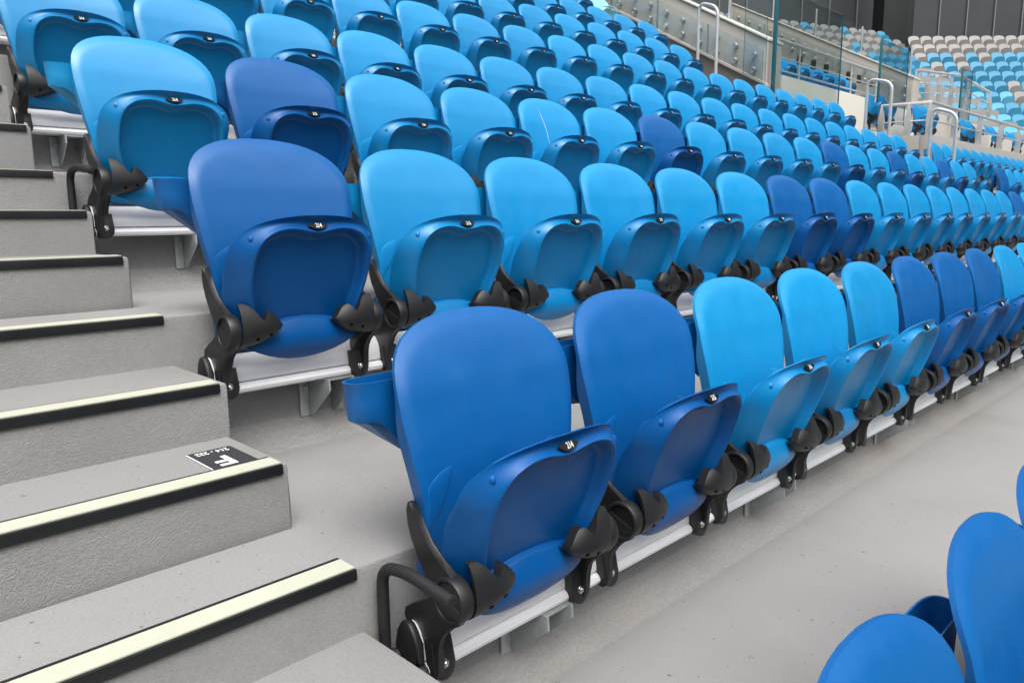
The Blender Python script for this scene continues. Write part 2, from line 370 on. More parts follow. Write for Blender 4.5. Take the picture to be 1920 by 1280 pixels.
def pan_y(dx, z, rho, a, zo):
    yr = -.025 - .35 * (z - .152)
    rb = rho_b(a, zo); L = math.hypot(a - PC[0], zo - PC[1])
    s = (rho - rb) * L
    if rb >= .999: o = 0.0
    elif s < 0: o = -.030 * sst(-.019, -.001, s)
    else:
        t = min(1, s / max(1e-4, (1 - rb) * L))
        aa = min(1, abs(a) / .208); up_ = sst(.28, .36, zo)
        oe = (.036 - .018 * sst(.25, .36, z)) * (1 - up_) + (-.020 + .042 * aa ** 2.4) * up_
        wt = up_ * (1 - aa ** 3)
        o = -.030 + (oe + .030) * t ** (1.5 - .5 * wt) + wt * .014 * 4 * t * (1 - t)
    y_up = yr + o
    zc = .157 - .022 * (dx / .13) ** 2
    zc = max(zc, .12)
    if z < zc:
        q_ = (zc - z) / max(.02, zc - .042)
        yb = -.034 - .022 * math.sin(math.pi * min(1, q_) * .8) + .030 * q_ ** 2.5 + .03 * (abs(dx) / .19) ** 3
        k_ = sst(0, .005, zc - z)
        return y_up * (1 - k_) + yb * k_ if abs(dx) < .12 else y_up * (1 - sst(.10, .17, .17 - z + .06)) * 0 + yb * k_ + y_up * (1 - k_)
    return y_up
def pan_t(dx, z, rho): return .007 + .016 * sst(1.0, .8, rho)
def zcrease(dx): return max(.12, .157 - .022 * (dx / .13) ** 2)
def pan_brk(a, zo):
    rb = rho_b(a, zo); rc = 1.0
    if zo < .15:
        lo, hi = 0.0, 1.0
        for _ in range(30):
            m_ = (lo + hi) / 2
            if PC[1] + (zo - PC[1]) * m_ > zcrease(a * m_): lo = m_
            else: hi = m_
        rc = lo
    r_ = min(rb, rc)
    return r_ if r_ < .97 else .75
RP = [.12, .24, .36, .46, .53, .575, .605, .625, .645, .66, .675, .6875, .6955, .70, .7045, .712, .722, .736, .755, .78, .81, .845, .88, .915, .945, .97, .988, 1.0]
def nubs(bm):
    for sx in (-1, 1):
        x = CX + sx * .165; add_tube(bm, [(x, -.080, .357), (x, -.1075, .362), (x, -.1095, .3625)], [.009, .0085, .0065], 10)
    for sx in (-1, 1):
        x = CX + sx * .004; add_tube(bm, [(CX, -.060, .268), (CX, -.0662, .2686)], [.0032, .0028], 8); break
pan_me = polar(op_, PC, RP, pan_y, pan_t, 'seat_pan', M['light'], nubs, smooth=60, brk=pan_brk)

# number plate and numbers
pl_out = [(.029 * (1 - i / 10), .0070 * (1 - (1 - i / 10) ** 2)) for i in range(21)] + [(-.029 * (1 - i / 10), -.0125 * (1 - (1 - i / 10) ** 2)) for i in range(1, 20)]
bm = bmesh.new(); a_ = [bm.verts.new((x, y, 0)) for x, y in pl_out]; b_ = [bm.verts.new((x * .96, y * .94, .0022)) for x, y in pl_out]
bm.faces.new(a_[::-1]); bm.faces.new(b_)
for i in range(len(a_)): bm.faces.new((a_[i], a_[(i + 1) % len(a_)], b_[(i + 1) % len(a_)], b_[i]))
plate_me = finish(bm, 'number_plate', M['gloss_black'], 30)
def pan_up(z): return pan_y(0, z, (z - PC[1]) / (.416 - PC[1]), 0, .416)
pm_, ph_ = .3935, .007
slp = (pan_up(pm_ + ph_) - pan_up(pm_ - ph_)) / (2 * ph_)
PL_ROT = (R_(54), 0, 0)
PL_LOC = (CX + .001, min(pan_up(pm_), .5 * (pan_up(pm_ + ph_) + pan_up(pm_ - ph_))) - .0052, pm_ - .002)
print('PLATE', PL_LOC, math.degrees(PL_ROT[0]))
num_me = {}
def number(n):
    if n not in num_me: num_me[n] = text_mesh('number_%d' % n, str(n), .0175, .0003, .66, .0002)
    return num_me[n]

# hinge cover (left; right is mirrored)
def interp(tab, x):
    for (a, b), (c, d) in zip(tab, tab[1:]):
        if x <= c: return b + (d - b) * (x - a) / (c - a)
    return tab[-1][1]
ZT = [(0, .199), (.004, .2025), (.012, .2045), (.022, .203), (.032, .197), (.042, .186), (.050, .173), (.056, .164), (.061, .161), (.065, .1635), (.069, .171), (.074, .1775), (.081, .180), (.089, .1775), (.099, .169), (.109, .1565), (.117, .146), (.125, .137)]
ZB = [(.004, .0925), (.03, .094), (.055, .099), (.08, .108), (.10, .121), (.117, .139)]
HHT = [(0, .080), (.03, .078), (.06, .070), (.08, .062), (.10, .046), (.117, .030), (.13, .02)]
def cdep(x): return .046 * math.sqrt(max(0.02, 1 - ((x - .004) / .120) ** 2.4)) + .012 * ((x - .004) / .113)
def mirror_me(me, nm):
    m2 = me.copy(); m2.name = nm
    for v in m2.vertices: v.co.x = 2 * CX - v.co.x
    m2.flip_normals(); return m2
bm = bmesh.new(); xs = [.004, .008, .013, .018, .024, .030, .036, .042, .047, .052, .055, .058, .0605, .063, .065, .067, .069, .071, .074, .077, .081, .085, .090, .096, .102, .108, .113, .117]
NZ = 16; Fg = []; Bg = []
for x in xs:
    zt, zb = spl(ZT, x), interp(ZB, x); dep = cdep(x)
    fr_, bk_ = [], []
    for j in range(NZ + 1):
        t = j / NZ; t = t ** 1.25; z = zb + (zt - zb) * t; zc = max(.136, zb + .004); Rb = max(.004, zc - zb)
        hh = interp(HHT, x)
        y = -.041 - dep * math.sqrt(max(0, 1 - ((z - zc) / (Rb if z < zc else hh)) ** 2))
        fr_.append(bm.verts.new((x, y, z))); bk_.append(bm.verts.new((x + (.003 if x < .01 else 0), y + .02 if x > .02 else y + .012, z)))
    Fg.append(fr_); Bg.append(bk_)
for G, fl in ((Fg, 0), (Bg, 1)):
    for i in range(len(xs) - 1):
        for j in range(NZ):
            f = (G[i][j], G[i + 1][j], G[i + 1][j + 1], G[i][j + 1]); bm.faces.new(f[::-1] if fl else f)
for i in range(len(xs) - 1):
    bm.faces.new((Fg[i][0], Bg[i][0], Bg[i + 1][0], Fg[i + 1][0])); bm.faces.new((Fg[i][-1], Fg[i + 1][-1], Bg[i + 1][-1], Bg[i][-1]))
for j in range(NZ):
    bm.faces.new((Fg[0][j], Fg[0][j + 1], Bg[0][j + 1], Bg[0][j])); bm.faces.new((Fg[-1][j], Bg[-1][j], Bg[-1][j + 1], Fg[-1][j + 1]))
cover_l = finish(bm, 'hinge_cover', [M['black']], 40); cover_r = mirror_me(cover_l, 'hinge_cover_mirrored')
M['hole'] = mat('recess_shade_plug', (.0015, .0015, .0015), .9, spec=.1)  # near-black plugs paint the shade inside the screw holes
hole_l, hole_r = [], []
for hx, hz in ((.042, .116), (.078, .124)):
    bm = bmesh.new()
    dep = cdep(hx); zb = interp(ZB, hx)
    y = -.041 - dep * math.sqrt(max(0, 1 - ((hz - .136) / (.136 - zb)) ** 2))
    nrm = Vector((.0 if hx < .06 else .35, -1, -.75)).normalized()
    p = Vector((hx, y, hz)); add_tube(bm, [p - nrm * .006, p + nrm * .0012], .0048, 12)
    hole_l.append(finish(bm, 'recess_shade_plug', M['hole'], 30)); hole_r.append(mirror_me(hole_l[-1], 'recess_shade_plug_mirrored'))

# bracket: ring, leg with foot, back arm
bm = bmesh.new()
yc, zc = -.041, .136
def ring_lathe(prof, n=28):
    rings = [[bm.verts.new((x, yc + r * math.cos(2 * math.pi * k / n), zc + r * math.sin(2 * math.pi * k / n))) for k in range(n)] for x, r in prof]
    for i in range(len(rings) - 1):
        for k in range(n): bm.faces.new((rings[i][k], rings[i + 1][k], rings[i + 1][(k + 1) % n], rings[i][(k + 1) % n]))
    bm.faces.new(rings[0]); bm.faces.new(rings[-1][::-1])
ring_lathe([(-.0195, .010), (-.0195, .030), (-.0175, .0325), (-.0175, .0345), (-.0255, .036), (-.0265, .038), (-.0255, .0415), (-.022, .043), (.0005, .0435), (.0022, .0425)])
leg = [(-.080, .120), (-.066, .097), (-.044, .083), (-.026, .068), (-.014, .050), (-.009, .030), (-.010, .012), (-.009, -.016), (-.004, -.032), (.008, -.041), (.019, -.0405), (.030, -.022), (.052, .004), (.076, .034), (.090, .062), (.086, .078), (.060, .096), (.030, .108), (.006, .126), (-.004, .15)]
add_prism(bm, leg, -.0225, -.007, bev=.002)
fo_ = [(-.0250, .036)] + [(-.0255 * math.cos(R_(t)), -.016 - .0255 * math.sin(R_(t))) for t in range(0, 181, 15)] + [(.0235, .036)]
fa_ = [bm.verts.new((x, .0015 + .16 * v, v)) for x, v in fo_]; fb_ = [bm.verts.new((x, .0015 + .16 * v + .021, v - .003)) for x, v in fo_]
ff_ = bm.faces.new(fa_); fe_ = list(ff_.edges); bm.faces.new(fb_[::-1])
for q_ in range(len(fo_)): bm.faces.new((fa_[q_], fa_[(q_ + 1) % len(fo_)], fb_[(q_ + 1) % len(fo_)], fb_[q_]))
bmesh.ops.bevel(bm, geom=fe_, offset=.0022, segments=2, affect='EDGES', profile=.5)
web = [(-.045, .095), (-.02, .082), (.0, .062), (.010, .030), (.022, .030), (.034, .055), (.02, .085), (-.01, .105)]
add_prism(bm, web, -.009, .014, bev=.003)
arm = [(-.070, .166), (-.046, .178), (-.012, .194), (.022, .218), (.046, .248), (.060, .276), (.067, .288), (.076, .286), (.081, .270), (.078, .244), (.068, .216), (.046, .184), (.022, .154), (-.002, .122)]
add_prism(bm, arm, -.0185, -.002, bev=.003)
brk_l = finish(bm, 'seat_bracket', M['black'], 35); brk_r = mirror_me(brk_l, 'seat_bracket_mirrored')
bm = bmesh.new()
def bolt_geo(bm, r=.0088, d=1):
    prev = None; n = 16
    for yy, rr in ((0.001, r), (-.0012, r), (-.0018, r * .92), (-.0020, r * .68), (-.0042, r * .60), (-.0058, r * .34), (-.0048, r * .30), (-.0040, r * .05)):
        ring = [bm.verts.new((rr * math.cos(2 * math.pi * k / n), yy, rr * math.sin(2 * math.pi * k / n))) for k in range(n)]
        if prev:
            for k in range(n): bm.faces.new((prev[k], prev[(k + 1) % n], ring[(k + 1) % n], ring[k]))
        prev = ring
    bm.faces.new(prev)
bolt_geo(bm); bolt_me = finish(bm, 'bolt', M['steel'], 30)

# cup holder behind the left edge of the back
def cup_plan(n=40):
    out = []; x0, x1, y0, y1 = -.090, .120, .122, .184
    for i in range(n):
        t = 2 * math.pi * i / n; c, s = math.cos(t), math.sin(t)
        out.append(((x0 + x1) / 2 + (x1 - x0) / 2 * math.copysign(abs(c) ** .55, c), (y0 + y1) / 2 + (y1 - y0) / 2 * math.copysign(abs(s) ** .7, s)))
    return out
bm = bmesh.new(); plan = cup_plan()
def cup_bot(x): return .432 - .085 * sst(-.06, .06, x) 
levels = []
for f in (0, .03, .5, .94, 1.0):
    ring = []
    for x, y in plan:
        zb = cup_bot(x); z = .508 - (.508 - zb) * f; sc = 1.012 if f < .02 else (1.0 if f < .9 else (.985 if f < .97 else .93))
        sc *= 1 - .06 * f
        ring.append(bm.verts.new((.021 + (x - .021) * sc, .153 + (y - .153) * sc, z)))
    levels.append(ring)
n = len(plan)
for a, b in zip(levels, levels[1:]):
    for i in range(n): bm.faces.new((a[i], a[(i + 1) % n], b[(i + 1) % n], b[i]))
bm.faces.new(levels[-1])
inn = []
for f in (0, .85):
    inn.append([bm.verts.new((.021 + (x - .021) * (.955 - .06 * f), .153 + (y - .153) * (.91 - .06 * f), .508 - (.508 - cup_bot(x)) * f)) for x, y in plan])
for i in range(n):
    bm.faces.new((levels[0][i], inn[0][i], inn[0][(i + 1) % n], levels[0][(i + 1) % n])); bm.faces.new((inn[0][i], inn[1][i], inn[1][(i + 1) % n], inn[0][(i + 1) % n]))
bm.faces.new(inn[1][::-1])
cup_me = finish(bm, 'cup_holder', M['light'], 40)

# rubber covered handle at some aisle ends
bm = bmesh.new()
add_tube(bm, round_path([(-.035, .085, -.012), (-.062, .098, -.010), (-.062, .100, .165), (-.062, .03, .182), (-.056, -.088, .166)], .05, 8), .0115, 14)
add_tube(bm, [(-.056, -.086, .1663), (-.0558, -.090, .1657), (-.0556, -.0925, .1653)], [.0125, .0125, .0085], 14)
handle_me = finish(bm, 'aisle_handle', M['foam'], 40)

bm = bmesh.new(); sp_ = [(CX - .075 + .030 * t + .012 * math.sin(2.2 * t), .565 - .19 * t) for t in [i / 12 for i in range(13)]]
sv_ = [[bm.verts.new((x + sx * .0016 * math.sin(math.pi * (i + .3) / 12.6), back_y(x - CX, z, .6, 0, 0) - dy, z)) for sx, dy in ((-1, -.0003), (0, .0012), (1, -.0003))] for i, (x, z) in enumerate(sp_)]
for a, b in zip(sv_, sv_[1:]):
    for k in range(2): bm.faces.new((a[k], a[k + 1], b[k + 1], b[k]))
scratch_me = finish(bm, 'scratch', M['ink'], 40)
COLW = {'light': 'light blue', 'farblue': 'sky blue', 'dark': 'royal blue', 'pale': 'pale aqua', 'white': 'off white', 'aqua': 'aqua blue'}
def make_seat(x, y, z, col, label, group, num=None, rot=0.0, handle=False, detail=True, tilt=0.0, scratch=False):
    t = empty('stadium_seat', (x, y, z)); t.rotation_euler = (0, 0, rot + (R_(random.uniform(-.7, .7)) if tilt else 0)); tag(t, label, 'seat', group)
    mm = [M[col]]
    obj('backrest', back_me, t, mats=mm)
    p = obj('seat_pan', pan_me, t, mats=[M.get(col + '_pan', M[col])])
    if tilt:
        h_ = Vector((0, -.041, .136)); p.rotation_euler = (tilt, 0, 0); p.location = h_ - Matrix.Rotation(tilt, 3, 'X') @ h_
    if num:
        obj('number_plate', plate_me, p, PL_LOC).rotation_euler = PL_ROT
        nl = Vector(PL_LOC) + Vector((0, -math.sin(PL_ROT[0]), math.cos(PL_ROT[0]))) * .0026
        nn = obj('seat_number', number(num), p, nl + Vector((.001, math.cos(PL_ROT[0]), math.sin(PL_ROT[0]))) * 1.0 - Vector((0, math.cos(PL_ROT[0]), math.sin(PL_ROT[0]))) * 1.0023); nn.rotation_euler = PL_ROT
    for me, hm in ((cover_l, hole_l), (cover_r, hole_r)):
        c = obj('hinge_cover', me, t)
        if detail:
            for h_ in hm: obj('recess_shade_plug', h_, c)
    for me, bx in ((brk_l, 0), (brk_r, .389)):
        b = obj('seat_bracket', me, t)
        if detail: obj('bolt', bolt_me, b, (bx, -.0012, -.010)).rotation_euler = (R_(-9), 0, 0)
    obj('cup_holder', cup_me, t, mats=mm)
    if handle: obj('aisle_handle', handle_me, t)
    if scratch: obj('scratch', scratch_me, t)
    return t

# ------------------------------------------------------------ seat rails
RAILP = [(.024, -.036), (.016, -.031), (.0125, -.0225), (.016, -.0145), (.023, -.0105), (.038, -.0098), (.038, -.0066), (.0255, -.0055), (.0265, .010), (.031, .026), (.039, .044), (.050, .058), (.062, .061), (.075, .054), (.086, .036), (.092, .010), (.092, -.036)]
bm = bmesh.new(); add_prism(bm, [(yy * 1.06 - .003 + (-.002 if yy < .04 else 0), zz * 1.08) for yy, zz in RAILP], -.043, -.0265, bev=.005); cap_me = finish(bm, 'end_cap', M['black'], 40)
bm = bmesh.new()       # galvanised channel bracket
poly = [(.118, -.0365), (.004, -.0365), (.002, -.068), (.012, -.078), (.098, -.152), (.118, -.158)]
for x0 in (0, .078): add_prism(bm, poly, x0, x0 + .006, bev=.001)
add_box(bm, 0.006, .078, .0105, .118, -.042, -.0368)
add_box(bm, -.030, .0, .113, .1195, -.158, -.040, bev=.002); add_box(bm, .084, .114, .113, .1195, -.158, -.040, bev=.002)
sup_me = finish(bm, 'support_bracket', M['galv'], 35)
bm = bmesh.new(); 
add_tube(bm, [(0, .002, 0), (0, -.002, 0)], .012, 16); add_tube(bm, [(0, 0, 0), (0, -.009, 0)], .008, 6); hex_me = finish(bm, 'anchor_bolt', M['galv'], 30)
def make_rail(k, x0, x1, label):
    root = empty('seat_rail', (x0, ry(k), rz(k))); tag(root, label, 'rail', 'aluminium seat rails')
    bm = bmesh.new(); xs = [x for x in (x0 - .0262, 0, .75, 1.5, 2.25, 3, 3.75, 4.5) if x0 - .0262 <= x < x1] + [x1]; cols = []
    for x in xs: cols.append([bm.verts.new((x - x0, yy + bend(x), zz)) for yy, zz in RAILP])
    n = len(RAILP)
    for i in range(len(xs) - 1):
        for j in range(n): bm.faces.new((cols[i][j], cols[i + 1][j], cols[i + 1][(j + 1) % n], cols[i][(j + 1) % n]))
    bm.faces.new(cols[0]); bm.faces.new(cols[-1][::-1])
    obj('extrusion', finish(bm, 'rail_extrusion', M['alu'], 28), root)
    obj('end_cap', cap_me, root, (0, bend(x0), 0))
    x = .285 if x0 == 0 else x0 + .28
    if k == 3 and x0 == 0: x = .135
    while x < x1 - .2:
        pr = proj((x, ry(k), rz(k)))
        if pr and -200 < pr[0] < 2100 and pr[2] < 9:
            s_ = obj('support_bracket', sup_me, root, (x - x0, bend(x), 0))
            obj('anchor_bolt', hex_me, s_, (-.015, .112, -.075)); obj('anchor_bolt', hex_me, s_, (.099, .112, -.075))
        x += 1.09

# ------------------------------------------------------------ rows of seats
DARK = {0: {0, 1, 5, 6, 7}, 1: {0, 6, 7, 16}, 2: {1, 6, 11, 14, 17, 22}, -1: {0, 1, 2, 3}}
LAST = {-1: 8, 0: 19, 1: 19, 2: 19, 3: 19, 4: 19, 5: 14, 6: 15, 7: 15, 8: 15}
ROWN = {-1: 'the row at the bottom right corner', 0: 'the lowest full row', 1: 'the second row up', 2: 'the third row up', 3: 'the fourth row up', 4: 'the fifth row up', 5: 'the sixth row up', 6: 'the seventh row up', 7: 'the eighth row up', 8: 'the ninth row up'}
def visible(x, y, z, mx=140):
    ok = False
    for dz in (.02, .35, .62):
        for dx in (-.05, .45):
            p = proj((x + dx, y, z + dz))
            if p and -mx < p[0] < 1920 + mx and -mx < p[1] < 1280 + mx: ok = True
    return ok
for k in range(-1, 9):
    x0 = 0.0
    x1 = LAST[k] * P + .43
    make_rail(k, x0, x1, 'aluminium rail carrying the seats of ' + ROWN[k])
    for s in range(0, LAST[k] + 1):
        x = s * P + ((-.09 if s < 2 else -.15) if k < 0 else 0); y = ry(k) + bend(x); z = rz(k)
        if not visible(x, y, z): continue
        col = 'dark' if s in DARK.get(k, ()) else 'light'
        if k == 7 and s == 15: col = 'pale'
        slope = math.atan(-0.0048 * x) if x < 4.5 else 0
        dist = (Vector((x, y, z)) - CP).length
        lab = '%s folding seat, %s from the steps in %s' % (COLW[col], ORD[s + 1], ROWN[k])
        make_seat(x, y, z, col, lab, 'folding seats in rows above the steps', 214 + s, slope, handle=(s == 0 and k in (0, 2)), detail=dist < 7, tilt=R_(random.uniform(-1.6, 1.3)) if s > 1 else 0, scratch=(k, s) == (2, 4))
# the block across the next aisle
for k in (0, 1, 2, 3):
    s0 = 22; n = {3: 16, 2: 10, 1: 4, 0: 0}[k]
    if not n: continue
    make_rail(k, s0 * P, s0 * P + 12, 'aluminium rail across the aisle, %s from below' % ORD[k + 1])
    for i in range(n):
        x = (s0 + i) * P; y = ry(k) + bend(x); z = rz(k)
        if not visible(x, y, z, 40): continue
        col = 'dark' if (s0 + i) in DARK.get(k, ()) else 'light'
        make_seat(x, y, z, col, '%s folding seat, %s past the far aisle in %s' % (COLW[col], ORD[i + 1], ROWN[k]), 'folding seats across the far aisle', 236 + i, 0, detail=False)

# ------------------------------------------------------------ vomitory walls, glass and railings beyond the block
def mesh_thing(name, bm, mt, label, cat, group=None, smooth=30):
    return tag(obj(name, finish(bm, name, mt, smooth)), label, cat, group)
def glass_pane(parent, pts, th, name='glass_pane'):
    """pts: four corners of a pane; th: thickness vector"""
    bm = bmesh.new(); a = [bm.verts.new(p) for p in pts]; b = [bm.verts.new(Vector(p) + Vector(th)) for p in pts]
    bm.faces.new(a); bm.faces.new(b[::-1])
    for i in range(4):
        f = bm.faces.new((a[i], a[(i + 1) % 4], b[(i + 1) % 4], b[i])); f.material_index = 1
    return obj(name, finish(bm, name, [M['glass'], M['glassedge']], 0), parent)
bm = bmesh.new()
for x, r in ((0, .034), (-.008, .034), (-.010, .026), (-.050, .026), (-.050, .034), (-.062, .034), (-.066, .026)): pass
add_tube(bm, [(0, 0, 0), (-.050, 0, 0), (-.0501, 0, 0), (-.064, 0, 0), (-.070, 0, 0)], [.022, .022, .034, .034, .024], 14)
standoff_me = finish(bm, 'standoff', M['steel'], 30)
def glazed_wall(x, y0, y1, z0, slope, thick, label, mt, npan, zbase, plinth=True):
    """wall rising up the rake, with side-fixed glass panes on the face towards -x"""
    root = empty('glazed_wall', (x, y0, zbase)); tag(root, label, 'wall', 'glazed walls along the openings')
    zt = lambda y: z0 + slope * (y - y0)
    bm = bmesh.new(); add_prism(bm, [(0, 0), (0, zt(y0) - zbase), (y1 - y0, zt(y1) - zbase), (y1 - y0, 0)], 0, thick, bev=.01)
    obj('wall_body', finish(bm, 'wall_body', M[mt], 30), root)
    bm = bmesh.new(); add_prism(bm, [(-.01, zt(y0) - zbase + .004), (-.01, zt(y0) - zbase + .03), (y1 - y0, zt(y1) - zbase + .03), (y1 - y0, zt(y1) - zbase + .004)], -.02, thick + .02, bev=.004)
    obj('coping', finish(bm, 'coping', M['cream'], 30), root)
    if plinth:
        bm = bmesh.new(); add_prism(bm, [(-.05, -.2), (-.05, zt(y0) - zbase - .56), (y1 - y0, zt(y1) - zbase - .56), (y1 - y0, -.2)], -.075, -.002); obj('plinth', finish(bm, 'plinth', M['brown'], 30), root)
        bm = bmesh.new(); add_prism(bm, [(-.05, zt(y0) - zbase - .558), (-.05, zt(y0) - zbase - .525), (y1 - y0, zt(y1) - zbase - .525), (y1 - y0, zt(y1) - zbase - .558)], -.11, -.001); obj('ledge', finish(bm, 'ledge', M['beigewall'], 30), root)
    for i in range(npan):
        ya, yb = .02 + i * .80, .02 + i * .80 + .785
        f = lambda y, d: zt(y0 + y) - zbase + d
        pane = glass_pane(root, [(-.066, ya, f(ya, -.50)), (-.066, yb, f(yb, -.50)), (-.066, yb, f(yb, -.13)), (-.066, ya, f(ya, -.13))], (.014, 0, 0))
        for t in (.16, .5, .84):
            for d in (-.235, -.415):
                y = ya + (yb - ya) * t; obj('standoff', standoff_me, pane, (0, y, f(y, d)))
    return root, zt
w1, zt1 = glazed_wall(8.5, 3.77, 8.2, 2.94, .562, .40, 'long sloping wall faced with bolted glass panes beside the upper rows', 'beigewall', 5, 1.2)
w2, zt2 = glazed_wall(16.0, 4.45, 8.6, 3.45, .53, .35, 'second glass faced sloping wall on the far side of the opening', 'beigewall', 5, 1.6, False)
# glass balustrades on the wall tops
def top_glass(x, y0, y1, zt, h, step, label):
    root = empty('glass_balustrade', (x, y0, zt(y0))); tag(root, label, 'balustrade', 'glass balustrades on the wall tops')
    y = y0
    while y < y1 - .1:
        yb = min(y1, y + step - .03); o = lambda yy, d: (0, yy - y0, zt(yy) - zt(y0) + .035 + d)
        glass_pane(root, [o(y, 0), o(yb, 0), o(yb, h), o(y, h)], (.016, 0, 0))
        bm = bmesh.new(); p = o(y, 0); add_box(bm, -.012, .028, p[1] - .035, p[1] - .01, p[2] - .02, p[2] + h, bev=.003); obj('post', finish(bm, 'post', M['rail'], 30), root)
        y += step
top_glass(8.7, 4.45, 8.1, zt1, .62, 1.25, 'clear glass balustrade on top of the nearer sloping wall')
top_glass(16.15, 4.6, 8.5, zt2, .55, 1.0, 'clear glass balustrade on top of the farther sloping wall')
bm = bmesh.new(); add_box(bm, 8.905, 11.75, 3.75, 3.95, 1.0, 2.58, bev=.008)
mesh_thing('front_wall', bm, M['cream'], 'low cream wall with a railing behind the fifth row', 'wall')
g1 = empty('glass_screen', (8.56, 3.68, 2.2)); tag(g1, 'tall clear glass screen with dark green edge in front of the cream wall', 'screen')
glass_pane(g1, [(0, 0, 0), (2.0, 0, 0), (2.0, 0, 1.38), (0, 0, 1.38)], (0, .02, 0))
bm = bmesh.new(); add_box(bm, -.035, -.002, -.012, .034, 0, 1.9, bev=.003); obj('edge_fin', finish(bm, 'edge_fin', M['glassedge'], 30), g1)
glass_pane(g1, [(-.26, .3, .2), (-.26, .3, 1.25), (-.26, -.0, 1.25), (-.26, -.0, .2)], (.014, 0, 0))

def railing(name, path, zfoot, rails, posts, label, group=None, r=.021, flat=False):
    """rails run along path (x, y, top z); posts are parameters along it"""
    p0 = Vector(path[0]); root = empty(name, (p0.x, p0.y, zfoot)); tag(root, label, 'railing', group); org = Vector((p0.x, p0.y, zfoot))
    for i, dz in enumerate(rails):
        bm = bmesh.new(); add_tube(bm, [Vector(p) + Vector((0, 0, -dz)) - org for p in path], r if i == 0 else r * .45, 10); obj('rail', finish(bm, 'rail', M['rail'], 40), root)
    seg = [(Vector(path[i + 1]) - Vector(path[i])).length for i in range(len(path) - 1)]; tot = sum(seg)
    for t in posts:
        d = t * tot; i = 0
        while i < len(seg) - 1 and d > seg[i]: d -= seg[i]; i += 1
        p = Vector(path[i]).lerp(Vector(path[i + 1]), min(1, d / seg[i])) - org; bm = bmesh.new()
        if flat: add_prism(bm, [(p.y - .045, 0), (p.y - .045, p.z * .55), (p.y - .012, p.z), (p.y + .012, p.z), (p.y + .045, p.z * .55), (p.y + .045, 0)], p.x - .03, p.x + .03, bev=.003)
        else: add_tube(bm, [(p.x, p.y, 0), (p.x, p.y, p.z)], r * .62, 8)
        obj('post', finish(bm, 'post', M['rail'], 40), root)
    return root
railing('railing', [(8.95, 3.86, 3.04), (12.45, 3.86, 3.05)], 2.58, (0, .21, .37), (0.005, .19, .70, .995), 'silver railing on top of the low cream wall', 'silver railings', .024)
def loop(pts, label):
    org = Vector((pts[0][0], pts[0][1], pts[0][2])); bm = bmesh.new()
    add_tube(bm, round_path([Vector(p) - org for p in pts], .11, 8), .0205, 12)
    o = tag(obj('handrail_loop', finish(bm, 'handrail_loop', M['rail'], 45)), label, 'handrail', 'aisle handrail loops'); o.location = org
loop([(8.14, 4.54, 2.10), (8.14, 4.54, 3.47), (8.14, 4.27, 3.37), (8.14, 4.27, 1.95)], 'silver handrail loop beside the bolted glass wall')
loop([(9.9, 3.04, 1.35), (9.9, 3.04, 2.555), (9.9, 2.73, 2.475), (9.9, 2.73, 1.2)], 'silver handrail loop at the end of the fifth row')
loop([(9.9, 2.23, .95), (9.9, 2.23, 2.11), (9.9, 1.94, 2.005), (9.9, 1.94, .85)], 'silver handrail loop in front of the grey platform corner')

for nm_, (x0_, x1_, y_, z0_, z1_) in (('clear glass screen with a dark edge behind the second handrail loop', (12.86, 14.15, 3.96, 2.35, 3.64)), ('small clear glass screen in front of the far stand', (19.2, 20.0, 4.45, 2.9, 4.05))):
    g2 = empty('glass_screen', (x0_, y_, z0_)); tag(g2, nm_, 'screen', 'glass screens')
    glass_pane(g2, [(0, 0, 0), (x1_ - x0_, 0, 0), (x1_ - x0_, 0, z1_ - z0_), (0, 0, z1_ - z0_)], (0, .016, 0))
    bm = bmesh.new(); add_box(bm, -.03, -.002, -.01, .026, 0, z1_ - z0_, bev=.003); obj('edge_fin', finish(bm, 'edge_fin', M['glassedge'], 30), g2)

# raised platform with pairs of seats
plat = empty('seat_platform', (12.5, 3.0, .9)); tag(plat, 'grey raised platform with a railing behind the block across the aisle', 'platform')
bm = bmesh.new(); add_box(bm, 0, 14, 0, .16, 0, 1.12, bev=.008); obj('front_wall', finish(bm, 'platform_front', M['greywall'], 30), plat)
bm = bmesh.new(); add_box(bm, 0, .16, .162, .75, 0, 1.12, bev=.008); obj('side_wall', finish(bm, 'platform_side', M['greywall'], 30), plat)
bm = bmesh.new(); add_box(bm, .162, 14, .162, 1.6, .95, 1.09); obj('deck', finish(bm, 'platform_deck', M['tread'], 30), plat)
bm = bmesh.new(); add_box(bm, .0, 3.3, 1.45, 1.6, 1.095, 1.92, bev=.008); obj('back_wall', finish(bm, 'platform_back', M['cream'], 30), plat)
railing('railing', [(12.56, 3.80, 2.53), (12.56, 3.06, 2.52), (26, 3.06, 2.60)], 2.02, (0, .27), (.001, .03, .0525, .145, .25, .355, .46, .565, .67, .775), 'silver railing with flat posts along the platform edge', 'silver railings', .026, True)
for gi, (gx, gy) in enumerate(((12.72, 4.02), (14.9, 3.98), (18.2, 4.05), (20.2, 4.05), (22.2, 4.05))):
    for i in range(2):
        make_seat(gx + i * .5, gy, 2.24, 'light', 'light blue folding seat, %s of the %s pair on the grey platform' % (('left', 'right')[i], ORD[gi + 1]), 'paired seats on the platform', None, 0, detail=False)
    bm = bmesh.new(); add_prism(bm, RAILP, -.03, .95); add_box(bm, .1, .16, .03, .09, -.23, -.036); add_box(bm, .76, .82, .03, .09, -.23, -.036)
    r_ = tag(obj('seat_stand', finish(bm, 'seat_stand', M['alu'], 30)), 'aluminium stand under the %s pair of platform seats' % ORD[gi + 1], 'stand', 'stands under the paired seats'); r_.location = (gx, gy, 2.24)
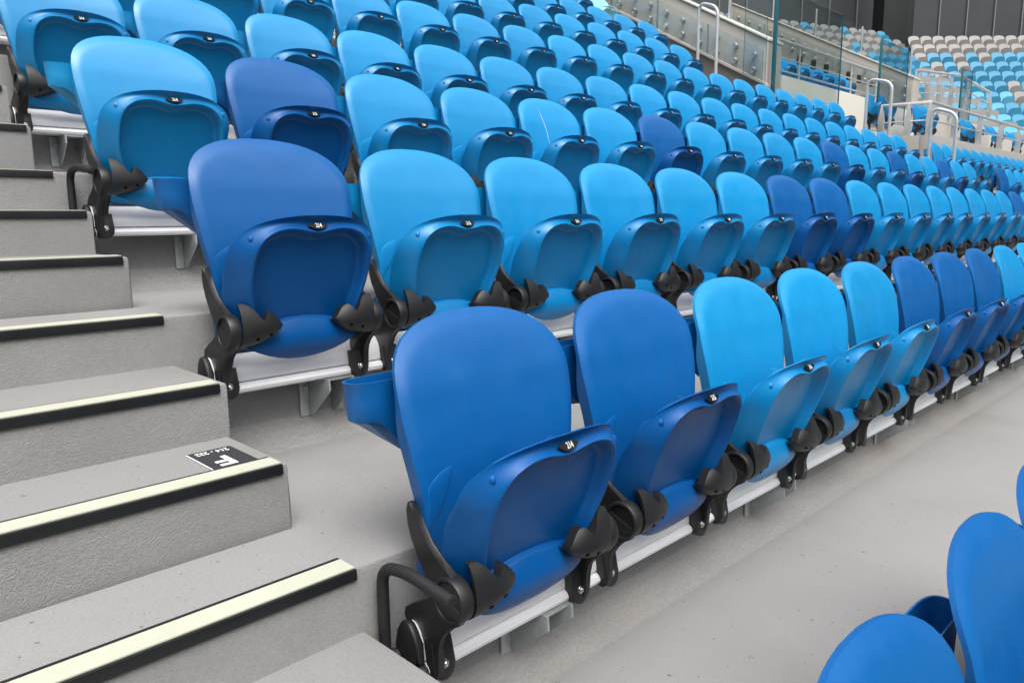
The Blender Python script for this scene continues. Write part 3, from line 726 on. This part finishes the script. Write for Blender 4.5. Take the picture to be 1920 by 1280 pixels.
# row inside the opening
bm = bmesh.new(); add_box(bm, 12.46, 15.95, 4.7, 5.44, 1.2, 2.55, bev=.01); add_box(bm, 12.46, 15.95, 5.44, 6.3, 1.2, 2.95, bev=.01)
tag(obj('upper_terrace', finish(bm, 'upper_terrace', [M['greywall']], 30)), kind='structure')
for i in range(6):
    make_seat(12.02 + i * .53, 5.3, 2.90, 'light', 'light blue folding seat, %s in the row seen through the cream wall railing' % ORD[i + 1], 'seats behind the cream wall railing', None, 0, detail=False)
for i, x in enumerate((12.54, 13.10, 13.65, 14.69, 15.22, 15.83)):
    bm = bmesh.new(); add_box(bm, -.07, .07, -.02, .02, -.075, .075, bev=.006); add_tube(bm, [(0, .02, 0), (0, .09, 0)], .012, 8)
    o = mesh_thing('black_box', bm, M['black'], 'small black box above the seats in the opening, %s from the left' % ORD[i + 1], 'box', 'small black boxes'); o.location = (x, 5.22, 3.44)
railing('railing', [(16.9, 4.7, 3.75), (19.9, 4.7, 4.0), (20.6, 4.2, 3.62)], 3.0, (0, .25, .45), (0, .2, .4, .62, .83, 1), 'silver railing on the landing below the far stand', 'silver railings', .03, True)
bm = bmesh.new(); add_box(bm, 16.4, 24, 4.72, 6.5, 1.2, 3.02, bev=.01); add_box(bm, 20, 24, 4.0, 4.7, 1.2, 2.6, bev=.01)
tag(obj('landing', finish(bm, 'landing', M['beigewall'], 30)), kind='structure')

# ------------------------------------------------------------ far stand
def far_seat_bm(bm=None, mtx=None, mi=0):
    own = bm is None
    bm = bm or bmesh.new()
    def shield(out, yf, th, mi_):
        a = [bm.verts.new((CX + dx, yf(z), z)) for dx, z in out]; b = [bm.verts.new((CX + dx, yf(z) + th, z - .006)) for dx, z in out]; n = len(out)
        vs = a + b; fs = [bm.faces.new(a), bm.faces.new(b[::-1])] + [bm.faces.new((a[i], a[(i + 1) % n], b[(i + 1) % n], b[i])) for i in range(n)]
        for f in fs: f.material_index = mi_
        return vs
    zb = [.09, .25, .40, .50, .56, .60]
    o1 = [(back_w(z), z) for z in zb] + [(0, .62)] + [(-back_w(z), z) for z in reversed(zb)]
    zq = [.06, .12, .22, .31, .37, .40]
    o2 = [(pan_w(z), z) for z in zq] + [(0, .416)] + [(-pan_w(z), z) for z in reversed(zq)]
    vs = shield(o1, lambda z: -.03 + .25 * z, .03, mi) + shield(o2, lambda z: -.03 - .25 * z, .05, mi)
    for f in bm.faces[:] if own else []: pass
    o3 = [(dx * .72, .13 + (z - .13) * .80) for dx, z in o2]
    for sx in (-.17, .17):
        n0 = len(bm.verts); r = bmesh.ops.create_cube(bm, size=1)
        for v in r['verts']: v.co = Vector((CX + sx + v.co.x * .05, -.0 + v.co.y * .1, .05 + v.co.z * .22))
        for f in {f for v in r['verts'] for f in v.link_faces}: f.material_index = mi + 1 if own else 5
        vs += r['verts']
    if mtx is not None:
        for v in vs: v.co = mtx @ v.co
    return bm
far_me = finish(far_seat_bm(), 'far_seat', [M['white'], M['black']], 40)
FO = Vector((36.66, 7.66, 7.36)); FR = Vector((.7066, -.7076, 0)); FF = Vector((-.7071, -.7071, 0)); FD, FH = .80, .49
rnd = random.Random(21)
def far_col(i):
    t = rnd.random()
    if i < 2: return 'white'
    if i < 6: return 'white' if t < .24 else 'farblue'
    if i < 8: return 'white' if t < .12 else ('aqua' if t < .55 else 'farblue')
    return 'aqua' if t < .35 else ('pale' if t < .55 else ('dark' if t < .68 else 'farblue'))
nfar = 0; steps_bm = bmesh.new()
for i in range(12):
    base = FO + FF * FD * i + Vector((0, 0, -FH * i)); n = 0
    for j in range(-22, 5):
        p = base + FR * (j * .5 + (.25 if i % 2 else 0)); pr = proj(p + Vector((0, 0, .4)))
        if pr is None or pr[0] > 1960 or pr[1] > 285: continue
        if pr[0] < (1697 if i < 2 else (1640 + i * 6)): continue
        n += 1; col = far_col(i)
        o = obj('far_stadium_seat', far_me, None, p, [M[col], M['black']]); o.rotation_euler = (0, 0, R_(-45)); nfar += 1
        tag(o, '%s far stand seat, %s from left, %s row from top' % (COLW[col], ORD[n], ORD[i + 1]), 'seat', 'seats in the far stand facing us')
print('far individuals', nfar)
def far_steps(org, rr, ff, n, x0, x1, name):
    bm = bmesh.new(); prof = []
    for i in range(n):
        prof += [(-i * FD + .16, -FH * i + .2), (-i * FD + .16, -FH * i - .25), (-i * FD - FD + .16, -FH * i - .25)]
    prof += [(-n * FD + .16, -FH * n - 1.5), (.6, -FH * n - 1.5), (.6, .2)]
    add_prism(bm, prof, x0, x1)
    o = tag(obj(name, finish(bm, name, M['greywall'], 0)), kind='structure'); o.location = org
    o.rotation_euler = (0, 0, math.atan2(rr.y, rr.x)); return o
far_steps(FO, FR, FF, 14, -10.5, 6, 'far_terrace')
# left part of the far stand reads as one mass behind the glass
LO = Vector((31.38, 11.53, 7.44)); LA = R_(-22); LR = Vector((math.cos(LA), math.sin(LA), 0)); LF = Vector((math.sin(LA), -math.cos(LA), 0))
sb = bmesh.new(); mats_ = [M['white'], M['farblue'], M['aqua'], M['pale'], M['dark'], M['black']]
for i in range(11):
    for j in range(-26, 3):
        p = LO + LF * FD * i + LR * (j * .5) + Vector((0, 0, -FH * i)); pr = proj(p + Vector((0, 0, .4)))
        if pr is None or pr[0] < 1230 or pr[0] > 1700 + i * 4: continue
        t = rnd.random(); c = 0 if (i < 3 and t < .8) or t < .22 else (1 if t < .75 or i < 5 else 2)
        far_seat_bm(sb, Matrix.Translation(p) @ Matrix.Rotation(LA, 4, 'Z'), c)
tag(obj('far_seating', finish(sb, 'far_seating', mats_, 40)), 'distant white and blue seats behind the glass screens', 'seats', kind='stuff')
far_steps(LO, LR, LF, 12, -14, 1.6, 'far_terrace')
# cladding behind the far stand
bw = empty('back_wall', (41.5, 7.3, 5.0)); tag(bw, 'dark grey panelled wall behind the far stand', 'wall'); bw.rotation_euler = (0, 0, R_(135))
bm = bmesh.new()
for i in range(-3, 24):
    bm2 = bmesh.new(); add_box(bm2, i * 1.23 + .02, (i + 1) * 1.23 - .02, 0, .08, 0, 11); obj('panel', finish(bm2, 'panel', M['panel'], 0), bw)
    bm2 = bmesh.new(); add_box(bm2, i * 1.23 - .024, i * 1.23 + .024, .08, .15, 0, 11); obj('mullion', finish(bm2, 'mullion', M['mullion'], 0), bw)
bm.free()
bm = bmesh.new(); add_box(bm, -.5, .5, -.5, .5, 0, 12, bev=.02); add_box(bm, .5, .85, -.3, .5, 0, 12, bev=.02)
o = mesh_thing('column', bm, M['column'], 'broad black column between the two far seat blocks', 'column'); o.location = (33.85, 11.35, 3.0); o.rotation_euler = (0, 0, R_(-45))

# ------------------------------------------------------------ the rest of the bowl round the pitch (behind and beside the camera)
M['bowl'] = mat('bowl_seating', (0.03, 0.10, 0.20), .7, var=.25, vscale=.6); M['roof'] = mat('roof_soffit', (0.10, 0.105, 0.11), .8)
M['grass'] = mat('pitch_grass', (0.05, 0.11, 0.03), .9, var=.2, vscale=.4)
path = [(47, 1), (47, -66)] + [(47 - 20 * (1 - math.cos(R_(a))), -66 - 20 * math.sin(R_(a))) for a in (20, 45, 70, 90)] + [(-75, -86)] + [(-75 - 20 * math.sin(R_(a)), -86 + 20 * (1 - math.cos(R_(a)))) for a in (20, 45, 70, 90)] + [(-95, 0)]
prof = [(0, -5), (0, -3.2), (24, 13), (24, 17), (27, 17), (27, 23.5), (3, 26.5), (3, 27.3), (29, 25), (29, -5)]
bm = bmesh.new(); cols = []
for i, p in enumerate(path):
    a = Vector(path[max(0, i - 1)]); b = Vector(path[min(len(path) - 1, i + 1)]); t = (b - a).normalized(); nrm = Vector((-t.y, t.x))
    cols.append([bm.verts.new((p[0] + nrm.x * d, p[1] + nrm.y * d, z)) for d, z in prof])
for i in range(len(cols) - 1):
    for j in range(len(prof)):
        f = bm.faces.new((cols[i][j], cols[i + 1][j], cols[i + 1][(j + 1) % len(prof)], cols[i][(j + 1) % len(prof)])); f.material_index = 0 if j < 2 else 1
bm.faces.new(cols[0]); bm.faces.new(cols[-1][::-1])
tag(obj('stadium_bowl', finish(bm, 'stadium_bowl', [M['bowl'], M['roof']], 0)), kind='structure')
bm = bmesh.new(); add_box(bm, -140, 140, -140, 60, -5.4, -5.05); tag(obj('ground', finish(bm, 'ground', M['grass'], 0)), kind='structure')
